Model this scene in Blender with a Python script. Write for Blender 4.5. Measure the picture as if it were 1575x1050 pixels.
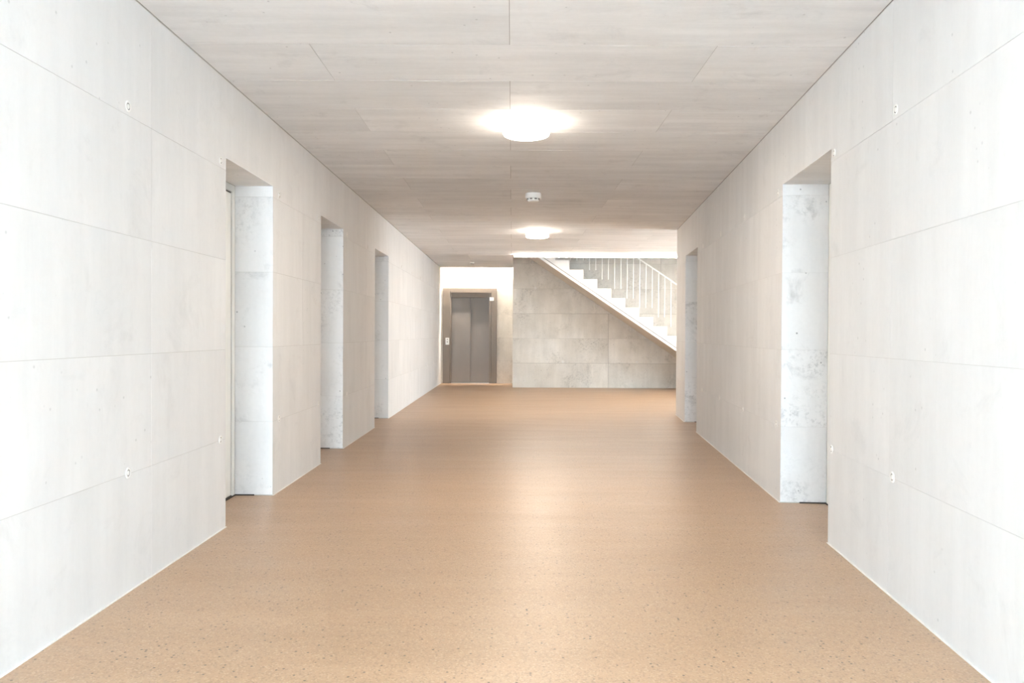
import bpy, math, random
from mathutils import Matrix, Vector

random.seed(11)
scene = bpy.context.scene
for o in list(bpy.data.objects):
    bpy.data.objects.remove(o)
COL = scene.collection

# ------------------------------------------------------------------ camera
cam_data = bpy.data.cameras.new('camera')
cam_data.sensor_width = 36.0
cam_data.lens = 28.0                      # 1225 px on a 1575 px frame
cam_data.clip_end = 200
cam = bpy.data.objects.new('camera', cam_data)
COL.objects.link(cam)
EYE = 1.17
cam.matrix_world = (Matrix.Translation((0, 0, EYE))
                    @ Matrix.Rotation(math.radians(90 - 0.585), 4, 'X')
                    @ Matrix.Rotation(math.radians(0.28), 4, 'Z'))
scene.camera = cam

# ------------------------------------------------------------------ light
SKY = 27.0            # overcast daylight falling in through the glazed entrance
LAMP = 116.0          # opal ceiling lamps
STRIP = 62.0          # linear lamp on the stairwell edge
COVE = 620.0          # linear lamp in the slot above the lift
LAMP_COL = (1.0, 0.89, 0.76, 1)
world = bpy.data.worlds.new('overcast_sky')
scene.world = world
world.use_nodes = True
bg = world.node_tree.nodes['Background']
bg.inputs['Color'].default_value = (0.70, 0.85, 1.0, 1)
bg.inputs['Strength'].default_value = SKY

pd = bpy.data.lights.new('daylight_portal', 'AREA')     # sampling aid only, emits nothing
pd.shape = 'RECTANGLE'; pd.size = 2.95; pd.size_y = 2.66
pd.cycles.is_portal = True
po = bpy.data.objects.new('daylight_portal', pd)
COL.objects.link(po)
po.location = (-0.28, -2.42, 1.34)
po.rotation_euler = (math.radians(90), 0, 0)
pd2 = bpy.data.lights.new('side_daylight_portal', 'AREA')  # sampling aid for the added side glazing
pd2.shape = 'RECTANGLE'; pd2.size = 2.2; pd2.size_y = 1.7
pd2.cycles.is_portal = True
po2 = bpy.data.objects.new('side_daylight_portal', pd2)
COL.objects.link(po2)
po2.location = (6.59, 12.95, 1.1)
po2.rotation_euler = (0, math.radians(90), 0)

sun_data = bpy.data.lights.new('sun', 'SUN')             # slants through the entrance behind the camera
sun_data.energy = 850.0; sun_data.angle = math.radians(3)
sun_data.color = (0.85, 0.915, 1.0)
sun = bpy.data.objects.new('sun', sun_data)
COL.objects.link(sun)
sun.rotation_euler = Vector((-0.6, 0.4, -0.70)).to_track_quat('-Z', 'Y').to_euler()

vs = scene.view_settings
vs.view_transform = 'Standard'
vs.look = 'None'
vs.exposure = 0.45
vs.gamma = 1.0
vs.use_curve_mapping = False

# ------------------------------------------------------------------ materials
def new_mat(name):
    m = bpy.data.materials.new(name)
    m.use_nodes = True
    nt = m.node_tree
    return m, nt, nt.nodes['Principled BSDF']

def plain(name, col, rough=0.5, metal=0.0, spec=0.5, var=0.04, scale=12.0):
    """plain paint / metal with a faint procedural unevenness"""
    m, nt, b = new_mat(name)
    n = nt.nodes.new('ShaderNodeTexNoise'); n.inputs['Scale'].default_value = scale
    n.inputs['Detail'].default_value = 4
    r = nt.nodes.new('ShaderNodeMix'); r.data_type = 'RGBA'
    r.inputs['A'].default_value = tuple(c * (1 - var) for c in col[:3]) + (1,)
    r.inputs['B'].default_value = tuple(min(1, c * (1 + var)) for c in col[:3]) + (1,)
    nt.links.new(n.outputs['Fac'], r.inputs['Factor'])
    nt.links.new(r.outputs['Result'], b.inputs['Base Color'])
    b.inputs['Roughness'].default_value = rough
    b.inputs['Metallic'].default_value = metal
    b.inputs['Specular IOR Level'].default_value = spec
    return m

def emit(name, col, strength):
    m, nt, b = new_mat(name)
    b.inputs['Base Color'].default_value = (0.8, 0.8, 0.8, 1)
    b.inputs['Emission Color'].default_value = col
    b.inputs['Emission Strength'].default_value = strength
    return m

def concrete(name, col, cloud=0.10, streak=0.08, stretch=(3.0, 3.0, 0.35), stain=0.25,
             stain_lo=0.56, stain_hi=0.72, pore=0.5, tone=0.05, rough=0.75, bump=0.12, tint=None, grain=0.0):
    m, nt, b = new_mat(name)
    N, L = nt.nodes.new, nt.links.new
    geo = N('ShaderNodeNewGeometry'); oi = N('ShaderNodeObjectInfo')
    # every panel shows another patch of the same concrete
    off = N('ShaderNodeVectorMath'); off.operation = 'SCALE'
    off.inputs[0].default_value = (17.0, 9.0, 5.0)
    L(oi.outputs['Random'], off.inputs['Scale'])
    pos = N('ShaderNodeVectorMath'); pos.operation = 'ADD'
    L(geo.outputs['Position'], pos.inputs[0]); L(off.outputs[0], pos.inputs[1])

    def noise(scale, detail, rough_, vec=None, dist=0.0):
        n = N('ShaderNodeTexNoise'); n.inputs['Scale'].default_value = scale
        n.inputs['Detail'].default_value = detail; n.inputs['Roughness'].default_value = rough_
        n.inputs['Distortion'].default_value = dist
        L(vec or pos.outputs[0], n.inputs['Vector'])
        return n.outputs['Fac']

    def mrange(v, a, c, lo, hi):
        r = N('ShaderNodeMapRange'); r.inputs['From Min'].default_value = a
        r.inputs['From Max'].default_value = c
        r.inputs['To Min'].default_value = lo; r.inputs['To Max'].default_value = hi
        L(v, r.inputs['Value']); return r.outputs['Result']

    def mul(a, c):
        x = N('ShaderNodeMath'); x.operation = 'MULTIPLY'; L(a, x.inputs[0]); L(c, x.inputs[1])
        return x.outputs[0]

    mp = N('ShaderNodeMapping'); mp.inputs['Scale'].default_value = stretch
    L(pos.outputs[0], mp.inputs['Vector'])
    f = mrange(noise(1.1, 5, 0.6), 0.25, 0.75, 1 - cloud, 1 + cloud)
    f = mul(f, mrange(noise(2.0, 5, 0.65, mp.outputs[0]), 0.25, 0.75, 1 - streak, 1 + streak))
    f = mul(f, mrange(noise(34.0, 3, 0.7), 0.2, 0.8, 1 - cloud * 0.4, 1 + cloud * 0.4))
    f = mul(f, mrange(noise(3.2, 9, 0.72, None, 0.6), stain_lo, stain_hi, 1.0, 1 - stain))
    f = mul(f, mrange(oi.outputs['Random'], 0, 1, 1 - tone, 1 + tone))
    if grain:                                            # speckled dirt in patches
        patch = mrange(noise(1.6, 4, 0.6), 0.50, 0.66, 0.0, 1.0)
        gr = mul(patch, mrange(noise(26.0, 6, 0.75), 0.50, 0.62, 0.0, 1.0))
        f = mul(f, mrange(gr, 0, 1, 1.0, 1 - grain))
    # air pores: a few small dark dots
    vo = N('ShaderNodeTexVoronoi'); vo.inputs['Scale'].default_value = 16.0
    L(pos.outputs[0], vo.inputs['Vector'])
    dot = mrange(vo.outputs['Distance'], 0.06, 0.13, 1.0, 0.0)
    sep = N('ShaderNodeSeparateColor'); L(vo.outputs['Color'], sep.inputs[0])
    sel = mrange(sep.outputs[0], 0.80, 0.84, 0.0, 1.0)
    dot = mul(dot, sel)
    f = mul(f, mrange(dot, 0, 1, 1.0, 1 - pore))
    mx = N('ShaderNodeVectorMath'); mx.operation = 'SCALE'
    if tint:
        ct = N('ShaderNodeMix'); ct.data_type = 'RGBA'
        ct.inputs['A'].default_value = tuple(col) + (1,); ct.inputs['B'].default_value = tuple(tint) + (1,)
        L(mrange(noise(1.7, 4, 0.6), 0.35, 0.65, 0, 1), ct.inputs['Factor'])
        L(ct.outputs['Result'], mx.inputs[0])
    else:
        mx.inputs[0].default_value = tuple(col)
    L(f, mx.inputs['Scale'])
    L(mx.outputs[0], b.inputs['Base Color'])
    b.inputs['Roughness'].default_value = rough
    b.inputs['Specular IOR Level'].default_value = 0.3
    bp = N('ShaderNodeBump'); bp.inputs['Strength'].default_value = bump
    bp.inputs['Distance'].default_value = 0.004
    L(f, bp.inputs['Height']); L(bp.outputs['Normal'], b.inputs['Normal'])
    return m

def terrazzo(name):
    m, nt, b = new_mat(name)
    N, L = nt.nodes.new, nt.links.new
    geo = N('ShaderNodeNewGeometry')
    def noise(scale, detail, rough_, vec=None):
        n = N('ShaderNodeTexNoise'); n.inputs['Scale'].default_value = scale
        n.inputs['Detail'].default_value = detail; n.inputs['Roughness'].default_value = rough_
        L(vec or geo.outputs['Position'], n.inputs['Vector']); return n.outputs['Fac']
    def mrange(v, a, c, lo, hi):
        r = N('ShaderNodeMapRange'); r.inputs['From Min'].default_value = a
        r.inputs['From Max'].default_value = c
        r.inputs['To Min'].default_value = lo; r.inputs['To Max'].default_value = hi
        L(v, r.inputs['Value']); return r.outputs['Result']
    def mixc(fac, a, c):
        x = N('ShaderNodeMix'); x.data_type = 'RGBA'
        L(fac, x.inputs['Factor'])
        for k, v in (('A', a), ('B', c)):
            if isinstance(v, tuple): x.inputs[k].default_value = v
            else: L(v, x.inputs[k])
        return x.outputs['Result']
    mp = N('ShaderNodeMapping'); mp.inputs['Scale'].default_value = (0.35, 2.2, 1)
    L(geo.outputs['Position'], mp.inputs['Vector'])
    base = mixc(mrange(noise(1.3, 6, 0.6, mp.outputs[0]), 0.3, 0.7, 0, 1),
                (0.365, 0.232, 0.135, 1), (0.42, 0.272, 0.162, 1))
    # fine grains of sand and stone
    v1 = N('ShaderNodeTexVoronoi'); v1.inputs['Scale'].default_value = 165.0
    L(geo.outputs['Position'], v1.inputs['Vector'])
    s1 = N('ShaderNodeSeparateColor'); L(v1.outputs['Color'], s1.inputs[0])
    base = mixc(mrange(s1.outputs[0], 0.75, 0.95, 0.0, 0.30), base, (0.60, 0.47, 0.35, 1))
    base = mixc(mrange(s1.outputs[1], 0.72, 0.92, 0.0, 0.52), base, (0.22, 0.14, 0.085, 1))
    # larger single dark stones
    v2 = N('ShaderNodeTexVoronoi'); v2.inputs['Scale'].default_value = 42.0
    L(geo.outputs['Position'], v2.inputs['Vector'])
    s2 = N('ShaderNodeSeparateColor'); L(v2.outputs['Color'], s2.inputs[0])
    x = N('ShaderNodeMath'); x.operation = 'MULTIPLY'
    L(mrange(v2.outputs['Distance'], 0.14, 0.24, 0.95, 0.0), x.inputs[0])
    L(mrange(s2.outputs[0], 0.74, 0.80, 0.0, 1.0), x.inputs[1])
    base = mixc(x.outputs[0], base, (0.06, 0.042, 0.03, 1))
    L(base, b.inputs['Base Color'])
    L(mrange(noise(2.2, 6, 0.65, mp.outputs[0]), 0.1, 0.9, 0.30, 0.48), b.inputs['Roughness'])
    b.inputs['Specular IOR Level'].default_value = 1.0
    bp = N('ShaderNodeBump'); bp.inputs['Strength'].default_value = 0.03
    bp.inputs['Distance'].default_value = 0.01
    L(noise(3.0, 4, 0.55, mp.outputs[0]), bp.inputs['Height'])
    L(bp.outputs['Normal'], b.inputs['Normal'])
    return m

M = {}
M['wall'] = concrete('fair_faced_concrete', (0.70, 0.692, 0.685), cloud=0.04, streak=0.05, stain=0.08, tone=0.015, pore=0.2)
M['jamb'] = concrete('mottled_concrete', (0.73, 0.715, 0.705), cloud=0.07, streak=0.05, stain=0.30, stain_lo=0.56, stain_hi=0.72, tone=0.02, pore=0.6, grain=0.28)
M['core'] = concrete('stained_concrete', (0.645, 0.615, 0.57), cloud=0.12, streak=0.10, stain=0.22, tone=0.02, pore=0.5, grain=0.30, tint=(0.58, 0.545, 0.49))
M['ceil'] = concrete('ceiling_concrete', (0.76, 0.755, 0.755), cloud=0.06, streak=0.10, stretch=(0.35, 3.2, 3.0), stain=0.14, tone=0.04, pore=0.3)
M['joint'] = plain('joint_shadow_concrete', (0.50, 0.48, 0.45), 0.9)
M['joint_dark'] = plain('dark_joint_concrete', (0.30, 0.275, 0.25), 0.9)
M['floor'] = terrazzo('ground_terrazzo')
M['seal'] = plain('sealant', (0.78, 0.76, 0.73), 0.6)
M['door'] = plain('cream_door_paint', (0.78, 0.775, 0.74), 0.45)
M['doorframe'] = plain('door_frame_paint', (0.74, 0.735, 0.70), 0.4)
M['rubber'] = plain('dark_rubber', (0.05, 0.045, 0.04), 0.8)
M['steel'] = plain('satin_steel', (0.55, 0.54, 0.52), 0.35, 1.0)
M['lift_frame'] = plain('brown_grey_lift_frame', (0.18, 0.148, 0.12), 0.45, 0.0, 0.5, 0.05, 3.0)
M['lift_door'] = plain('grey_lift_door', (0.21, 0.185, 0.165), 0.42, 0.0, 0.5, 0.06, 3.0)
M['lift_dark'] = plain('lift_gap', (0.04, 0.035, 0.03), 0.8)
M['white_plastic'] = plain('white_plastic', (0.82, 0.82, 0.80), 0.4)
M['grey_plastic'] = plain('grey_plastic', (0.25, 0.24, 0.23), 0.5)
M['white_paint'] = plain('white_stair_paint', (0.84, 0.82, 0.79), 0.5)
M['white_steel'] = plain('white_powder_coat', (0.86, 0.85, 0.82), 0.4)
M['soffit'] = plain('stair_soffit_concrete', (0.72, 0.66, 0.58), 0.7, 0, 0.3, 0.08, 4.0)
M['plug_grey'] = plain('pale_grey_plastic', (0.36, 0.35, 0.33), 0.5)
M['opal'] = emit('opal_lamp_glass', LAMP_COL, LAMP)
M['opal_side'] = emit('opal_lamp_rim', LAMP_COL, LAMP * 0.16)
M['strip'] = emit('strip_diffuser', LAMP_COL, STRIP)
M['cove'] = emit('cove_diffuser', LAMP_COL, COVE)
M['paving'] = concrete('outdoor_paving', (0.64, 0.65, 0.66), stain=0.1)
M['alu'] = plain('aluminium_profile', (0.35, 0.35, 0.35), 0.4, 0.6)

def glass_mat():
    m = bpy.data.materials.new('entrance_glass'); m.use_nodes = True
    nt = m.node_tree; nt.nodes.clear()
    out = nt.nodes.new('ShaderNodeOutputMaterial'); mix = nt.nodes.new('ShaderNodeMixShader')
    t = nt.nodes.new('ShaderNodeBsdfTransparent'); g = nt.nodes.new('ShaderNodeBsdfGlossy')
    g.inputs['Roughness'].default_value = 0.02
    t.inputs['Color'].default_value = (0.95, 0.97, 0.96, 1)
    mix.inputs[0].default_value = 0.06
    nt.links.new(t.outputs[0], mix.inputs[1]); nt.links.new(g.outputs[0], mix.inputs[2])
    nt.links.new(mix.outputs[0], out.inputs['Surface'])
    return m
M['glass'] = glass_mat()

# ------------------------------------------------------------------ helpers
def link_mesh(name, verts, faces, mat, parent=None, smooth=False):
    me = bpy.data.meshes.new(name)
    me.from_pydata([tuple(v) for v in verts], [], faces)
    me.validate()
    import bmesh
    bm = bmesh.new(); bm.from_mesh(me)
    bmesh.ops.recalc_face_normals(bm, faces=bm.faces)
    bm.to_mesh(me); bm.free()
    if smooth:
        for p in me.polygons: p.use_smooth = True
    if mat: me.materials.append(mat)
    o = bpy.data.objects.new(name, me)
    COL.objects.link(o)
    if parent: o.parent = parent
    return o

class MB:
    def __init__(self): self.v = []; self.f = []
    def add(self, vs, fs):
        n = len(self.v); self.v += [tuple(p) for p in vs]
        self.f += [tuple(i + n for i in f) for f in fs]; return self
    def box(self, a, b):
        x0, y0, z0 = a; x1, y1, z1 = b
        vs = [(x, y, z) for z in (z0, z1) for (x, y) in ((x0, y0), (x1, y0), (x1, y1), (x0, y1))]
        return self.add(vs, [(0, 3, 2, 1), (4, 5, 6, 7), (0, 1, 5, 4), (1, 2, 6, 5), (2, 3, 7, 6), (3, 0, 4, 7)])
    def prism(self, pts, fn, d0, d1):
        """outline pts (a, b) swept from d0 to d1 through fn(a, b, d)"""
        n = len(pts)
        vs = [fn(a, b, d0) for a, b in pts] + [fn(a, b, d1) for a, b in pts]
        fs = [tuple(range(n)), tuple(range(2 * n - 1, n - 1, -1))]
        fs += [(i, (i + 1) % n, n + (i + 1) % n, n + i) for i in range(n)]
        return self.add(vs, fs)
    def lathe(self, prof, seg=48, centre=(0, 0, 0)):
        """profile (r, z) around the vertical axis"""
        cx, cy, cz = centre; n = len(self.v); rings = []
        for r, z in prof:
            if r < 1e-6:
                rings.append([len(self.v)]); self.v.append((cx, cy, cz + z))
            else:
                rings.append([len(self.v) + k for k in range(seg)])
                self.v += [(cx + r * math.cos(2 * math.pi * k / seg), cy + r * math.sin(2 * math.pi * k / seg), cz + z) for k in range(seg)]
        for a, b in zip(rings, rings[1:]):
            if len(a) == 1 and len(b) == 1: continue
            for k in range(seg):
                k2 = (k + 1) % seg
                if len(a) == 1: self.f.append((a[0], b[k], b[k2]))
                elif len(b) == 1: self.f.append((a[k], a[k2], b[0]))
                else: self.f.append((a[k], a[k2], b[k2], b[k]))
        return self
    def tube(self, pts, r, seg=8):
        pts = [Vector(p) for p in pts]; rings = []
        for i, p in enumerate(pts):
            t = (pts[min(i + 1, len(pts) - 1)] - pts[max(i - 1, 0)]).normalized()
            up = Vector((0, 1, 0)) if abs(t.y) < 0.9 else Vector((1, 0, 0))
            a = t.cross(up).normalized(); b = t.cross(a).normalized()
            rings.append([len(self.v) + k for k in range(seg)])
            self.v += [tuple(p + a * r * math.cos(2 * math.pi * k / seg) + b * r * math.sin(2 * math.pi * k / seg)) for k in range(seg)]
        for a, b in zip(rings, rings[1:]):
            self.f += [(a[k], a[(k + 1) % seg], b[(k + 1) % seg], b[k]) for k in range(seg)]
        self.f += [tuple(rings[0][::-1]), tuple(rings[-1])]
        return self
    def build(self, name, mat, parent=None, smooth=False):
        return link_mesh(name, self.v, self.f, mat, parent, smooth)

def bevel(o, w=0.002, seg=2):
    m = o.modifiers.new('bevel', 'BEVEL'); m.width = w; m.segments = seg; m.limit_method = 'ANGLE'
    return o

def autosmooth(o, ang=35):
    me = o.data; me.set_sharp_from_angle(angle=math.radians(ang))
    return o

def empty(name, loc=(0, 0, 0), rz=0.0):
    e = bpy.data.objects.new(name, None); COL.objects.link(e)
    e.location = loc; e.rotation_euler = (0, 0, rz); e.empty_display_size = 0.1
    return e

def tag(o, label=None, cat=None, group=None, kind=None):
    if label: o['label'] = label
    if cat: o['category'] = cat
    if group: o['group'] = group
    if kind: o['kind'] = kind
    return o

def struct(o, label=None, cat=None):
    return tag(o, label, cat, kind='structure')

# ------------------------------------------------------------------ dimensions (metres)
H = 2.68                                  # ceiling height
YB = -2.45                                # glazed entrance behind the camera
Y_LIFT = 18.56                            # wall with the lift
Y_CORE = 17.20                            # wall behind the stairs
Y_EDGE = 15.30                            # edge of the slab at the stairwell
Y_REND = 11.56                            # end of the right-hand wall
X_CORE = 0.015                            # left end of the stair wall
X_HALL = 6.6                              # far side of the hall on the right
COURSE = [0.0, 0.53, 1.065, 1.60, 2.135, H]
OPEN_H = 2.215
FACE = 0.002                              # panels stand this proud of the joint bed
GAP = 0.0010                              # half joint width
L0, LM = -1.737, 0.0045                   # left wall  x = L0 + LM*y
R0, RM = 1.403, 0.0850                    # right wall x = R0 + RM*y
LX = lambda y: L0 + LM * y
RX = lambda y: R0 + RM * y
LEFT_DOORS = [(4.77, 5.70), (7.10, 8.02), (9.82, 10.88)]
RIGHT_DOORS = [(4.47, 5.54), (9.53, 10.60)]

def left_map(s, z, d):                    # d: into the corridor
    k = math.hypot(1, LM); return (LX(s) + d / k, s - d * LM / k, z)
def right_map(s, z, d):
    k = math.hypot(1, RM); return (RX(s) - d / k, s + d * RM / k, z)

# ------------------------------------------------------------------ floor
fl = MB()
fl.box((-2.6, YB, -0.2), (X_HALL + 0.4, Y_LIFT + 0.5, 0.0))
floor = struct(fl.build('floor', M['floor']), 'polished tan terrazzo floor running the length of the corridor', 'floor')

# ------------------------------------------------------------------ walls
def rect(a, b, z0, z1): return [(a, z0), (b, z0), (b, z1), (a, z1)]

def corridor_wall(name, fn, s0, s1, doors, joints, label, plug_s, recess, GAP=GAP):
    w = MB()
    t_open = recess + 0.09
    cuts = [s0] + [v for d in doors for v in d] + [s1]
    for i in range(0, len(cuts), 2):
        w.prism(rect(cuts[i], cuts[i + 1], 0, H + 0.3), fn, -FACE, -t_open)
    for a, b in doors:
        w.prism(rect(a, b, OPEN_H + 0.0, H + 0.3), fn, -FACE, -t_open)
    w.prism(rect(s0, s1, 0, H + 0.3), fn, -t_open, -t_open - 0.08)
    wall = struct(w.build(name, M['joint']), label, 'wall')
    for a, b in zip(joints, joints[1:]):
        inside = [d for d in doors if a < d[0] and d[1] < b]
        for z0, z1 in zip(COURSE, COURSE[1:]):
            zb = z0 + (0.004 if z0 == 0 else GAP); zt = z1 - (0.006 if z1 == H else GAP)
            a_, b_ = a + GAP, b - GAP
            outl = []
            if not inside: outl = [rect(a_, b_, zb, zt)]
            else:
                d0, d1 = inside[0]
                if z1 <= OPEN_H: outl = [rect(a_, d0, zb, zt), rect(d1, b_, zb, zt)]
                else: outl = [[(a_, zb), (d0, zb), (d0, OPEN_H), (d1, OPEN_H), (d1, zb), (b_, zb), (b_, zt), (a_, zt)]]
            for o in outl:
                p = MB().prism(o, fn, random.uniform(-0.0006, 0.0), -FACE).build('concrete_panel', M['wall'], wall)
    for a, b in doors:                                   # far side of each reveal, cast in the same courses
        for z0, z1 in zip(COURSE, COURSE[1:]):
            z1_ = min(z1, OPEN_H)
            if z1_ - z0 < 0.02: continue
            MB().prism(rect(b - 0.004, b, z0 + (0.007 if z0 == 0 else GAP), z1_ - GAP), fn, -0.0005, -recess).build('reveal_panel', M['jamb'], wall)
        for z0, z1 in zip(COURSE, COURSE[1:]):
            z1_ = min(z1, OPEN_H)
            if z1_ - z0 < 0.02: continue
            MB().prism(rect(a, a + 0.004, z0 + (0.007 if z0 == 0 else GAP), z1_ - GAP), fn, -0.0005, -recess).build('reveal_panel', M['jamb'], wall)
        MB().prism(rect(a + 0.005, b - 0.005, OPEN_H - 0.004, OPEN_H), fn, -0.0005, -recess).build('lintel_panel', M['ceil'], wall)
    # plugged formwork tie holes
    ring = None
    for s in plug_s:
        for z in (0.535, 2.175):
            if any(d[0] - 0.03 < s < d[1] + 0.03 for d in doors): continue
            x, y, zz = fn(s, z, 0.0)
            q = Vector(fn(s, z, 1.0)) - Vector(fn(s, z, 0.0))
            rot = Vector((0, 0, 1)).rotation_difference(q)
            if ring is None:
                ring = MB().lathe([(0.025, -0.001), (0.0245, 0.0022), (0.020, 0.0034), (0.0158, 0.0028), (0.0155, 0.0010)], 20).build('tie_hole_ring', M['seal'], wall, True)
                plug = MB().lathe([(0.0, 0.0012), (0.0165, 0.0012)], 20).build('tie_hole_recess', M['plug'], ring, True)
                cap = MB().lathe([(0.0, 0.0032), (0.010, 0.0030), (0.0118, 0.0012)], 20).build('tie_hole_plug', M['seal'], ring, True)
                r = ring
            else:
                r = ring.copy(); COL.objects.link(r); r.parent = wall
                for q in (plug, cap):
                    pl = q.copy(); COL.objects.link(pl); pl.parent = r
            r.rotation_mode = 'QUATERNION'; r.rotation_quaternion = rot; r.location = (x, y, zz)
    return wall

M['plug'] = plain('tie_hole_shade', (0.10, 0.095, 0.09), 0.9, 0, 0.2, 0.3, 120.0)  # near-black colour stands in for the shade around the recessed plugs
wl = corridor_wall('wall_left', left_map, YB, Y_LIFT + 0.4, LEFT_DOORS,
                   [YB, -1.6, 1.1, 3.8, 6.5, 9.2, 11.9, 14.6, 17.3, Y_LIFT],
                   'long fair-faced concrete wall with three deep door openings',
                   [0.1, 1.25, 2.41, 3.57, 4.69, 5.85, 7.02, 8.2, 9.36, 10.95, 12.1, 13.3, 14.5, 15.7, 16.9], 0.27)
wr = corridor_wall('wall_right', right_map, YB, Y_REND, RIGHT_DOORS,
                   [YB, -1.8, 0.9, 3.6, 6.3, 9.0, Y_REND],
                   'long fair-faced concrete wall with two deep door openings',
                   [0.1, 1.25, 2.41, 3.56, 4.42, 5.66, 6.82, 7.97, 9.1, 10.9], 0.31, 0.0006)

# white sealing joint along the foot of both walls
def seal(name, fn, s0, s1, doors, parent):
    m = MB(); cuts = [s0] + [v for d in doors for v in d] + [s1]
    for i in range(0, len(cuts), 2):
        m.prism([(cuts[i], 0.0), (cuts[i + 1], 0.0), (cuts[i + 1], 0.0035), (cuts[i], 0.0035)], fn, -0.001, 0.008)
    return m.build(name, M['seal'], parent)
struct(seal('baseboard_left', left_map, YB, Y_LIFT, LEFT_DOORS, None), 'thin white sealing joint at the foot of the three-door wall', 'trim')
struct(seal('baseboard_right', right_map, YB, Y_REND, RIGHT_DOORS, None), 'thin white sealing joint at the foot of the two-door wall', 'trim')

# lift wall, with the opening for the lift
LX0, LX1, LZ = -1.612, -0.356, 2.215
wb = MB()
wb.box((-2.4, Y_LIFT + FACE, 0), (LX0, Y_LIFT + 0.3, 5.6))
wb.box((LX1, Y_LIFT + FACE, 0), (X_CORE + 0.3, Y_LIFT + 0.3, 5.6))
wb.box((LX0, Y_LIFT + FACE, LZ), (LX1, Y_LIFT + 0.3, 5.6))
wb.box((-2.4, Y_LIFT + 0.3, 0), (0.4, Y_LIFT + 0.35, 5.6))
lift_wall = struct(wb.build('wall_lift', M['joint_dark']), 'narrow concrete wall around the lift doors', 'wall')
lm = lambda s, z, d: (s, Y_LIFT - d, z)
xl = LX(Y_LIFT)
for z0, z1 in zip(COURSE + [3.2], COURSE[1:] + [3.2, 3.7]):
    zb, zt = z0 + (0.004 if z0 == 0 else GAP), z1 - GAP
    if z1 <= LZ:
        MB().prism(rect(xl, LX0, zb, zt), lm, 0, -FACE).build('concrete_panel', M['core'], lift_wall)
        MB().prism(rect(LX1, X_CORE, zb, zt), lm, -0.0008, -FACE).build('concrete_panel', M['core'], lift_wall)
    elif z0 < LZ:
        MB().prism([(xl, zb), (LX0, zb), (LX0, LZ), (LX1, LZ), (LX1, zb), (X_CORE, zb), (X_CORE, zt), (xl, zt)], lm, 0, -FACE).build('concrete_panel', M['core'], lift_wall)
    else:
        MB().prism(rect(xl, X_CORE, zb, zt), lm, 0, -FACE).build('concrete_panel', M['core'], lift_wall)

# stair core wall and its return towards the lift
wc = MB()
wc.box((X_CORE + FACE, Y_CORE + FACE, 0), (X_HALL + 0.3, Y_CORE + 0.25, 5.6))
wc.box((X_CORE + FACE, Y_CORE + FACE, 0), (X_CORE + 0.25, Y_LIFT + 0.3, 5.6))
core = struct(wc.build('wall_stair', M['joint_dark']), 'stained concrete wall behind the rising stair', 'wall')
cm = lambda s, z, d: (s, Y_CORE - d, z)
CJ = [X_CORE, 2.08, 4.30, X_HALL]
for k, (z0, z1) in enumerate(zip(COURSE + [3.215, 3.75], COURSE[1:] + [3.215, 3.75, 4.3])):
    js = CJ if k < 3 else [X_CORE, 3.2, X_HALL]
    for a, b in zip(js, js[1:]):
        MB().prism(rect(a + (0.003 if a != X_CORE else 0), b - 0.003, z0 + (0.0025 if k in (1, 3) else 0.0012), z1 - (0.0025 if k in (0, 2) else 0.0012)), cm, random.uniform(-0.0006, 0), -FACE).build('concrete_panel', M['core'], core)
    rm = lambda s, z, d: (X_CORE - d, s, z)
    MB().prism(rect(Y_CORE, Y_LIFT, z0 + (0.004 if z0 == 0 else GAP), z1 - GAP), rm, 0, -FACE).build('concrete_panel', M['core'], core)

# tie holes on the stair wall and beside the lift
ring0 = next(o for o in wl.children if o.name.startswith('tie_hole_ring'))
def add_plug(parent, loc, axis):
    r = ring0.copy(); COL.objects.link(r); r.parent = parent; r.location = loc
    r.rotation_mode = 'QUATERNION'; r.rotation_quaternion = Vector((0, 0, 1)).rotation_difference(Vector(axis))
    for c in list(ring0.children):
        q = c.copy(); COL.objects.link(q); q.parent = r
for x, z in ((0.50, 2.15), (2.55, 2.17), (1.1, 0.56), (2.7, 0.56)):
    add_plug(core, (x, Y_CORE, z), (0, -1, 0))
add_plug(lift_wall, (-0.25, Y_LIFT, 2.16), (0, -1, 0))

# enclosing walls of the hall beyond the corridor, and the back of the right-hand rooms
wh = MB()
WY0, WY1, WZ0, WZ1 = 12.1, 13.8, 0.0, 2.2
wh.box((X_HALL, Y_REND - 0.3, 0), (X_HALL + 0.25, WY0, 5.6))
wh.box((X_HALL, WY1, 0), (X_HALL + 0.25, Y_CORE + 0.2, 5.6))
wh.box((X_HALL, WY0, WZ1), (X_HALL + 0.25, WY1, 5.6))
struct(wh.build('wall_hall', M['wall']), 'concrete side wall of the stair hall', 'wall')
we = MB()
we.box((RX(Y_REND) + 0.002, Y_REND - 0.30, 0), (X_HALL, Y_REND, H + 0.3))
struct(we.build('wall_hall_front', M['wall']), 'concrete wall turning into the stair hall', 'wall')

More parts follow.
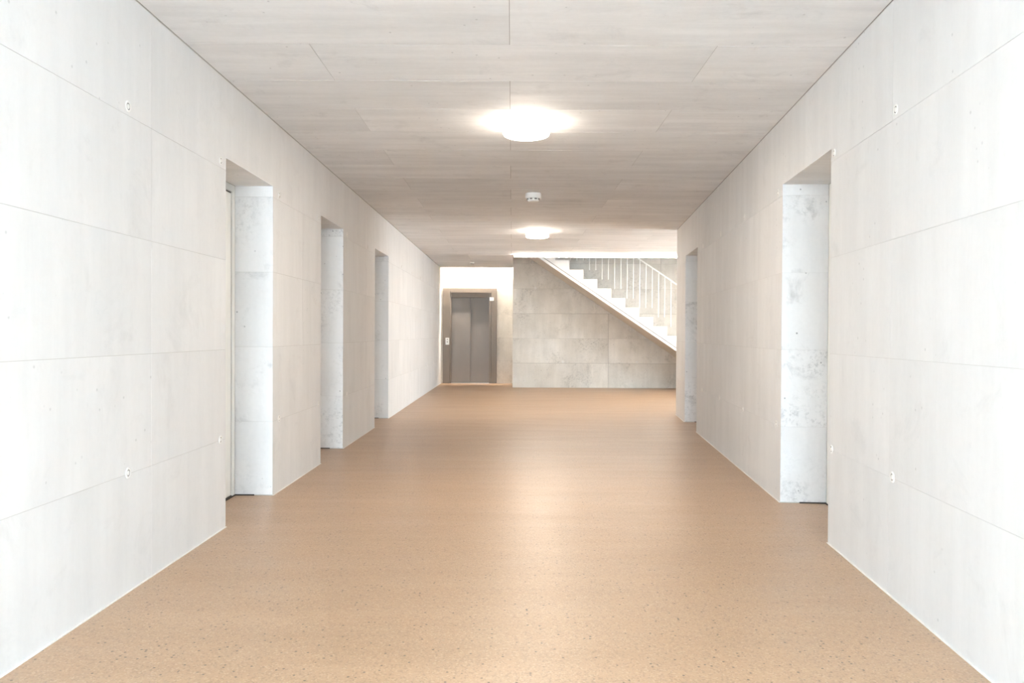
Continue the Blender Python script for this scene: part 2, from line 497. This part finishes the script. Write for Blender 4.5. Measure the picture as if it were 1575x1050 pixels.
# ------------------------------------------------------------------ ceiling
SL = 0.34
cb = MB()
cb.box((-2.4, YB, H + FACE), (X_HALL + 0.2, Y_EDGE, H + SL))
cb.box((-2.4, Y_EDGE, H + FACE), (X_CORE, Y_LIFT - 0.17, H + SL))
cb.box((-2.4, Y_EDGE, H + SL), (X_CORE + 0.1, Y_LIFT + 0.3, H + SL + 0.08))
ceiling = struct(cb.build('ceiling', M['joint_dark']), 'fair-faced concrete ceiling with board-marked panel joints', 'ceiling')
rows = [YB] + [4.19 + 0.6 * k for k in range(-11, 12)] + [Y_REND + 0.6 * k for k in range(0, 7)] + [Y_EDGE]
rows = sorted(set(round(r, 3) for r in rows))
rows = [r for r in rows if r <= Y_EDGE]
for i, (y0, y1) in enumerate(zip(rows, rows[1:])):
    odd = round((y0 - 4.19) / 0.6) % 2 == 0
    rx0 = RX(y0) if y1 <= Y_REND + 1e-3 else X_HALL
    rx1 = RX(y1) if y1 <= Y_REND + 1e-3 else X_HALL
    js = [-1.07, 1.07, 3.21, 5.35] if odd else [-0.02, 2.14, 4.28]
    js = [j for j in js if j < min(rx0, rx1) - 0.15 and j > -1.6]
    ed = [None] + js + [None]
    for k in range(len(ed) - 1):
        a0 = LX(y0) if ed[k] is None else ed[k] + 0.0013
        a1 = LX(y1) if ed[k] is None else ed[k] + 0.0013
        b0 = rx0 if ed[k + 1] is None else ed[k + 1] - 0.0013
        b1 = rx1 if ed[k + 1] is None else ed[k + 1] - 0.0013
        if ed[k] is None: a0 += 0.003; a1 += 0.003
        if ed[k + 1] is None: b0 -= 0.003; b1 -= 0.003
        zz = H + random.uniform(0, 0.0007)
        MB().prism([(a0, y0 + 0.0026), (b0, y0 + 0.0026), (b1, y1 - 0.0026), (a1, y1 - 0.0026)], lambda a, b, d: (a, b, d), zz, H + FACE).build('ceiling_panel', M['ceil'], ceiling)
for y0, y1 in ((Y_EDGE, 16.3), (16.3, 17.3), (17.3, Y_LIFT - 0.17)):
    for a, b in ((LX(17) + 0.003, -0.86), (-0.86, X_CORE)):
        MB().box((a + GAP, y0 + GAP, H), (b - GAP if b < 0 else b, y1 - GAP, H + FACE)).build('ceiling_panel', M['ceil'], ceiling)
# upper storey above the stairwell
up = MB()
up.box((-2.4, YB + 8, 5.6), (X_HALL + 0.3, Y_LIFT + 0.4, 5.8))
up.box((-2.4, Y_EDGE - 3.4, H + SL), (X_HALL + 0.3, Y_EDGE - 3.2, 5.6))
up.box((-2.6, Y_EDGE - 3.4, H + SL), (-2.4, Y_LIFT + 0.4, 5.6))
struct(up.build('ceiling_upper', M['wall']), 'concrete shell of the upper storey over the stairwell', 'ceiling')

# ------------------------------------------------------------------ glazed entrance behind the camera
win = empty('window_1', (0, 0, 0))
struct(win, 'glazed entrance front letting daylight into the corridor', 'window')
xa, xb = LX(YB), RX(YB)
fm = MB()
for x in (xa, xa + (xb - xa) / 3 - 0.03, xa + 2 * (xb - xa) / 3 - 0.03, xb - 0.06):
    fm.box((x, YB - 0.08, 0), (x + 0.06, YB - 0.005, H))
fm.box((xa, YB - 0.08, 0), (xb, YB - 0.005, 0.06)); fm.box((xa, YB - 0.08, H - 0.06), (xb, YB - 0.005, H))
fm.build('window_frame', M['alu'], win)
for k in range(3):
    MB().box((xa + k * (xb - xa) / 3 + 0.03, YB - 0.05, 0.06), (xa + (k + 1) * (xb - xa) / 3 - 0.03, YB - 0.04, H - 0.06)).build('glass_pane', M['glass'], win)
win2 = empty('added_window_2', (X_HALL + 0.1, (WY0 + WY1) / 2, 0))  # unseen side glazing, added to brighten the stair hall
struct(win2, 'unseen glazed side opening added to light the stair hall', 'window')
f2 = MB(); hw2 = (WY1 - WY0) / 2
for y in (-hw2, -0.03, hw2 - 0.06): f2.box((-0.03, y, 0), (0.03, y + 0.06, WZ1))
f2.box((-0.03, -hw2, 0.0), (0.03, hw2, 0.06)); f2.box((-0.03, -hw2, WZ1 - 0.06), (0.03, hw2, WZ1))
f2.build('window_frame', M['alu'], win2)
for k in (0, 1):
    MB().box((-0.005, -hw2 + 0.06 + k * (hw2 - 0.03), 0.06), (0.005, -0.03 + k * (hw2 - 0.03), WZ1 - 0.06)).build('glass_pane', M['glass'], win2)
og = MB(); og.box((-40, -60, -0.25), (40, YB - 0.01, -0.02)); og.box((X_HALL + 0.4, YB, -0.25), (40, 40, -0.02))
struct(og.build('ground', M['paving']), 'paved forecourt outside the entrance', 'ground')

# ------------------------------------------------------------------ doors
def make_door(n, fn, span, recess, label):
    a, b = span
    d = empty('door_%d' % n, fn((a + b) / 2, 0, -recess - 0.02))
    struct(d, label, 'door')
    base = Vector(d.location)
    g = lambda s, z, dd: tuple(Vector(fn(s, z, dd)) - base)
    zt = OPEN_H - 0.006
    fr = MB()
    fr.prism([(a + .006, .004), (a + .056, .004), (a + .056, zt - .05), (b - .056, zt - .05), (b - .056, .004), (b - .006, .004), (b - .006, zt), (a + .006, zt)], g, -recess, -recess - 0.07)
    bevel(fr.build('door_frame', M['doorframe'], d))
    sl = MB()
    sl.prism([(a + .056, .004), (a + .066, .004), (a + .066, zt - .06), (b - .066, zt - .06), (b - .066, .004), (b - .056, .004), (b - .056, zt - .05), (a + .056, zt - .05)], g, -recess - 0.012, -recess - 0.06)
    sl.build('rubber_seal', M['rubber'], d)
    lf = bevel(MB().prism(rect(a + .066, b - .066, 0.012, zt - .06), g, -recess - 0.008, -recess - 0.055).build('door_leaf', M['door'], d))
    th = MB().prism(rect(a + .056, b - .056, 0.001, 0.011), g, -recess - 0.004, -recess - 0.06).build('threshold', M['rubber'], d)
    MB().prism(rect(b - .012, b - .0045, 0.0005, 0.009), g, -0.13, -recess).prism(rect(a + .006, b - .012, 0.0005, 0.007), g, -recess + 0.008, -recess - 0.004).build('gap_shade', M['rubber'], d)  # dark strips standing in for the shade of the gap at the door foot
    hs = a + 0.13
    hd = MB().tube([g(hs, 1.05, -recess - 0.008), g(hs, 1.05, -recess + 0.045), g(hs + 0.012, 1.05, -recess + 0.052), g(hs + 0.13, 1.05, -recess + 0.052)], 0.009, 10)
    hd.build('door_handle', M['steel'], lf, True)
    rs = MB().prism([(hs + 0.025 * math.cos(t * math.pi / 10), 1.05 + 0.025 * math.sin(t * math.pi / 10)) for t in range(20)], g, -recess - 0.008, -recess - 0.001)
    rs.build('handle_rose', M['steel'], lf)
    return d
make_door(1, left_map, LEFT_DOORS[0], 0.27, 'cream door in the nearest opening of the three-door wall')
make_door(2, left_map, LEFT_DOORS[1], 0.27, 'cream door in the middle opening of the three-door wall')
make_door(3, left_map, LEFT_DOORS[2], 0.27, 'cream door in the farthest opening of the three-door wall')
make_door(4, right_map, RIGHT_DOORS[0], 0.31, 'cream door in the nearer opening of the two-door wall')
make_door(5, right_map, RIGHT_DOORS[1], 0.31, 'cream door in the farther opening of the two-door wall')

# ------------------------------------------------------------------ lift
lift = tag(empty('elevator', ((LX0 + LX1) / 2, Y_LIFT, 0)), 'grey two-panel lift door in a brown-grey steel frame', 'elevator')
bx, by = lift.location.x, lift.location.y
def lbox(x0, x1, y0, y1, z0, z1):
    return MB().box((x0 - bx, y0 - by, z0), (x1 - bx, y1 - by, z1))
DX0, DX1, DZ = -1.415, -0.535, 2.0
Y0 = Y_LIFT
bevel(lbox(LX0, DX0 - 0.035, Y0 - 0.018, Y0 + 0.12, 0.002, LZ).build('frame_post', M['lift_frame'], lift), 0.006)
bevel(lbox(DX1 + 0.055, LX1, Y0 - 0.018, Y0 + 0.12, 0.002, LZ).build('frame_post', M['lift_frame'], lift), 0.006)
bevel(lbox(DX0 - 0.034, DX1 + 0.054, Y0 - 0.018, Y0 + 0.12, DZ + 0.11, LZ).build('frame_head', M['lift_frame'], lift), 0.006)
bevel(lbox(DX0 - 0.034, DX0, Y0 + 0.004, Y0 + 0.12, 0.002, DZ + 0.109).build('inner_jamb', M['lift_frame'], lift), 0.004)
bevel(lbox(DX1, DX1 + 0.054, Y0 + 0.004, Y0 + 0.12, 0.002, DZ + 0.109).build('inner_jamb', M['lift_frame'], lift), 0.004)
bevel(lbox(DX0 + 0.0005, DX1 - 0.0005, Y0 + 0.002, Y0 + 0.12, DZ, DZ + 0.109).build('inner_head', M['lift_frame'], lift), 0.004)
xm = -0.972
bevel(lbox(DX0 + 0.001, xm - 0.003, Y0 + 0.052, Y0 + 0.085, 0.008, DZ - 0.001).build('door_panel', M['lift_door'], lift), 0.004)
bevel(lbox(xm - 0.03, DX1 - 0.001, Y0 + 0.090, Y0 + 0.122, 0.008, DZ - 0.001).build('door_panel', M['lift_door'], lift), 0.004)
lbox(DX0, DX1, Y0 + 0.125, Y0 + 0.2, 0.002, DZ + 0.1).build('shaft_backing', M['lift_dark'], lift)
lbox(DX0, DX1, Y0 - 0.005, Y0 + 0.125, 0.001, 0.006).build('door_sill', M['steel'], lift)
cp = bevel(lbox(-1.548, -1.462, Y0 - 0.030, Y0 - 0.0185, 0.90, 1.06).build('call_panel', M['white_plastic'], lift), 0.003)
cp['label'] = 'white call panel'
MB().prism([(-1.505 - bx + 0.014 * math.cos(t * math.pi / 8), 0.965 + 0.014 * math.sin(t * math.pi / 8)) for t in range(16)], lambda a, b, d: (a, d, b), -0.030, -0.035).build('call_button', M['grey_plastic'], cp)
lbox(-1.517, -1.493, Y0 - 0.033, Y0 - 0.030, 1.01, 1.034).build('key_switch', M['grey_plastic'], cp)
ip = bevel(lbox(-0.522, -0.428, Y0 - 0.032, Y0 - 0.0185, 1.925, 2.005).build('floor_indicator', M['white_plastic'], lift), 0.003)
ip['label'] = 'white floor indicator'

# ------------------------------------------------------------------ staircase
YN, YF = 16.0, 17.185
RISE, RUN = 0.1888, 0.2815
XR = lambda n: 1.425 + RUN * (13 - n)     # riser foot-side edge of tread n
st = tag(empty('staircase', (3.0, (YN + YF) / 2, 0)), 'white straight stair with thin white balusters rising against the stained wall', 'staircase')
sx, sy = 3.0, (YN + YF) / 2
sm = lambda a, b, d: (a - sx, d - sy, b)
inner = lambda x: 2.455 - RISE / RUN * (x - 1.1435)          # line of the inner step corners
TOP = 16
for n in range(1, TOP):
    x1 = XR(n); x0 = x1 - RUN
    lo = 0.105
    zb0, zb1 = inner(x0) - lo, max(0.001, inner(x1) - lo)
    pts = [(x0 + .0003, max(0.001, zb0)), (x1, zb1), (x1, RISE * n), (x0 + .0003, RISE * n)]
    bevel(MB().prism(pts, sm, YN, YF).build('step', M['white_paint'], st), 0.003)
xt0, xt1 = XR(TOP) - RUN, XR(1)
wst = 0.180
def zc(x, o): return max(0.001, inner(x) - o)
xf = 1.1435 + (2.455 - wst) * RUN / RISE                     # where the soffit meets the floor
xg = 1.1435 + (2.455 - 0.122) * RUN / RISE
xs0 = XR(TOP)
xs1 = 0.28                                                   # upper end of the flight, inside the landing
bevel(MB().prism([(xs1, inner(xs1) - wst), (xf, 0.001), (xg, 0.001), (xs1, inner(xs1) - 0.122)], sm, YN - 0.006, YF).build('stringer', M['white_paint'], st), 0.003)
xh = 1.1435 + (2.455 - 0.1055) * RUN / RISE
MB().prism([(xs1, inner(xs1) - 0.122), (xg, 0.001), (xh, 0.001), (xs1, inner(xs1) - 0.1055)], sm, YN + 0.030, YF).build('shadow_gap', M['grey_plastic'], st)  # groove face coloured grey to carry the shade of the groove
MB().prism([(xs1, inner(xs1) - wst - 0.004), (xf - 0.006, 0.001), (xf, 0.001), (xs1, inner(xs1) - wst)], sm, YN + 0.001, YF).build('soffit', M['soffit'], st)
MB().box((X_CORE + 0.01 - sx, Y_EDGE + 0.002 - sy, inner(xs1) - 0.178), (xs0 - sx, YF - sy, RISE * TOP)).build('landing', M['white_paint'], st)
rail = lambda x: inner(x) + 1.165
YR = YN + 0.035
bal = None
k = -4
while True:
    x = 1.171 + 0.1265 * k; k += 1
    if x > 4.78: break
    if x < xs0 + 0.02: continue
    n = min(TOP, max(1, math.ceil((XR(0) - x) / RUN)))
    zt, zb = rail(x), RISE * n
    # every baluster its own length
    b = MB().tube([(x - sx, YR - sy, zb - 0.004), (x - sx, YR - sy, zt - 0.008)], 0.0075, 8).build('baluster', M['white_steel'], st, True)
    autosmooth(b)
xr0, xr1 = xs0 + 0.0, 4.80
hr = MB().prism([(xr0, rail(xr0) - 0.016), (xr1, rail(xr1) - 0.016), (xr1, rail(xr1) + 0.014), (xr0, rail(xr0) + 0.014)], sm, YR - 0.016, YR + 0.016).build('handrail', M['white_steel'], st)
bevel(hr, 0.004)

# ------------------------------------------------------------------ lamps and detectors
def ceiling_lamp(x, y, label):
    t = tag(empty('ceiling_light', (x, y, H)), label, 'ceiling light', 'round opal lamps along the corridor ceiling')
    autosmooth(MB().lathe([(0.0, 0.0), (0.150, 0.0), (0.150, -0.022), (0.0, -0.022)], 64).build('mounting_plate', M['white_plastic'], t, True))
    autosmooth(MB().lathe([(0.150, -0.0222), (0.164, -0.0222), (0.168, -0.026), (0.168, -0.080), (0.165, -0.084), (0.155, -0.084)], 64).build('lamp_rim', M['opal_side'], t, True))
    autosmooth(MB().lathe([(0.0, -0.024), (0.150, -0.024), (0.163, -0.0842), (0.158, -0.092), (0.145, -0.097), (0.0, -0.099)], 64).build('lamp_shade', M['opal'], t, True))
    return t
ceiling_lamp(0.095, 5.72, 'round glowing opal ceiling lamp nearest the camera')
ceiling_lamp(0.365, 11.75, 'round glowing opal ceiling lamp farther off, above the stair hall')

sd = tag(empty('smoke_detector', (0.222, 8.62, H)), 'small round white smoke detector on the ceiling between the two lamps', 'smoke detector')
autosmooth(MB().lathe([(0.0, 0.0), (0.086, 0.0), (0.088, -0.006), (0.088, -0.046), (0.083, -0.054), (0.0, -0.054)], 48).build('mounting_base', M['white_plastic'], sd, True))
autosmooth(MB().lathe([(0.0, -0.054), (0.058, -0.054), (0.062, -0.058), (0.060, -0.078), (0.050, -0.088), (0.0, -0.090)], 48).build('sensor_head', M['white_plastic'], sd, True))
for a in range(8):
    t = a * math.pi / 4 + math.pi / 8
    c, s = math.cos(t), math.sin(t)
    fnv = lambda p, q, d: (c * d - s * p, s * d + c * p, q)
    MB().prism(rect(-0.012, 0.012, -0.068, -0.056), fnv, 0.056, 0.072).build('air_slot', M['grey_plastic'], sd)

ms = tag(empty('motion_sensor', (-0.855, 17.0, H)), 'tiny round grey motion sensor on the ceiling in front of the lift', 'sensor')
autosmooth(MB().lathe([(0.0, 0.0), (0.055, 0.0), (0.055, -0.012), (0.042, -0.018), (0.0, -0.018)], 32).build('sensor_base', M['white_plastic'], ms, True))
autosmooth(MB().lathe([(0.040, -0.018), (0.036, -0.034), (0.022, -0.046), (0.0, -0.050)], 32).build('sensor_lens', M['plug_grey'], ms, True))

ll = tag(empty('linear_light', (0.03, Y_EDGE - 0.03, H)), 'long bright strip lamp along the ceiling edge above the stair', 'strip light')
MB().box((0, -0.025, -0.008), (X_HALL - 0.05, 0.025, 0.0)).box((0, 0.0215, -0.043), (X_HALL - 0.05, 0.026, -0.008)).build('mounting_rail', M['alu'], ll)
MB().box((0.004, -0.021, -0.046), (X_HALL - 0.054, 0.021, -0.0082)).build('diffuser', M['strip'], ll)

cl = tag(empty('cove_light', ((xl + X_CORE) / 2, Y_LIFT - 0.13, H + 0.24)), 'hidden strip lamp washing the wall above the lift', 'strip light')
hw = (X_CORE - xl) / 2 - 0.02
MB().box((-hw, -0.025, 0.012), (hw, 0.025, 0.09)).build('mounting_rail', M['white_plastic'], cl)
MB().box((-hw + 0.004, -0.02, 0.0), (hw - 0.004, 0.02, 0.0118)).build('diffuser', M['cove'], cl)
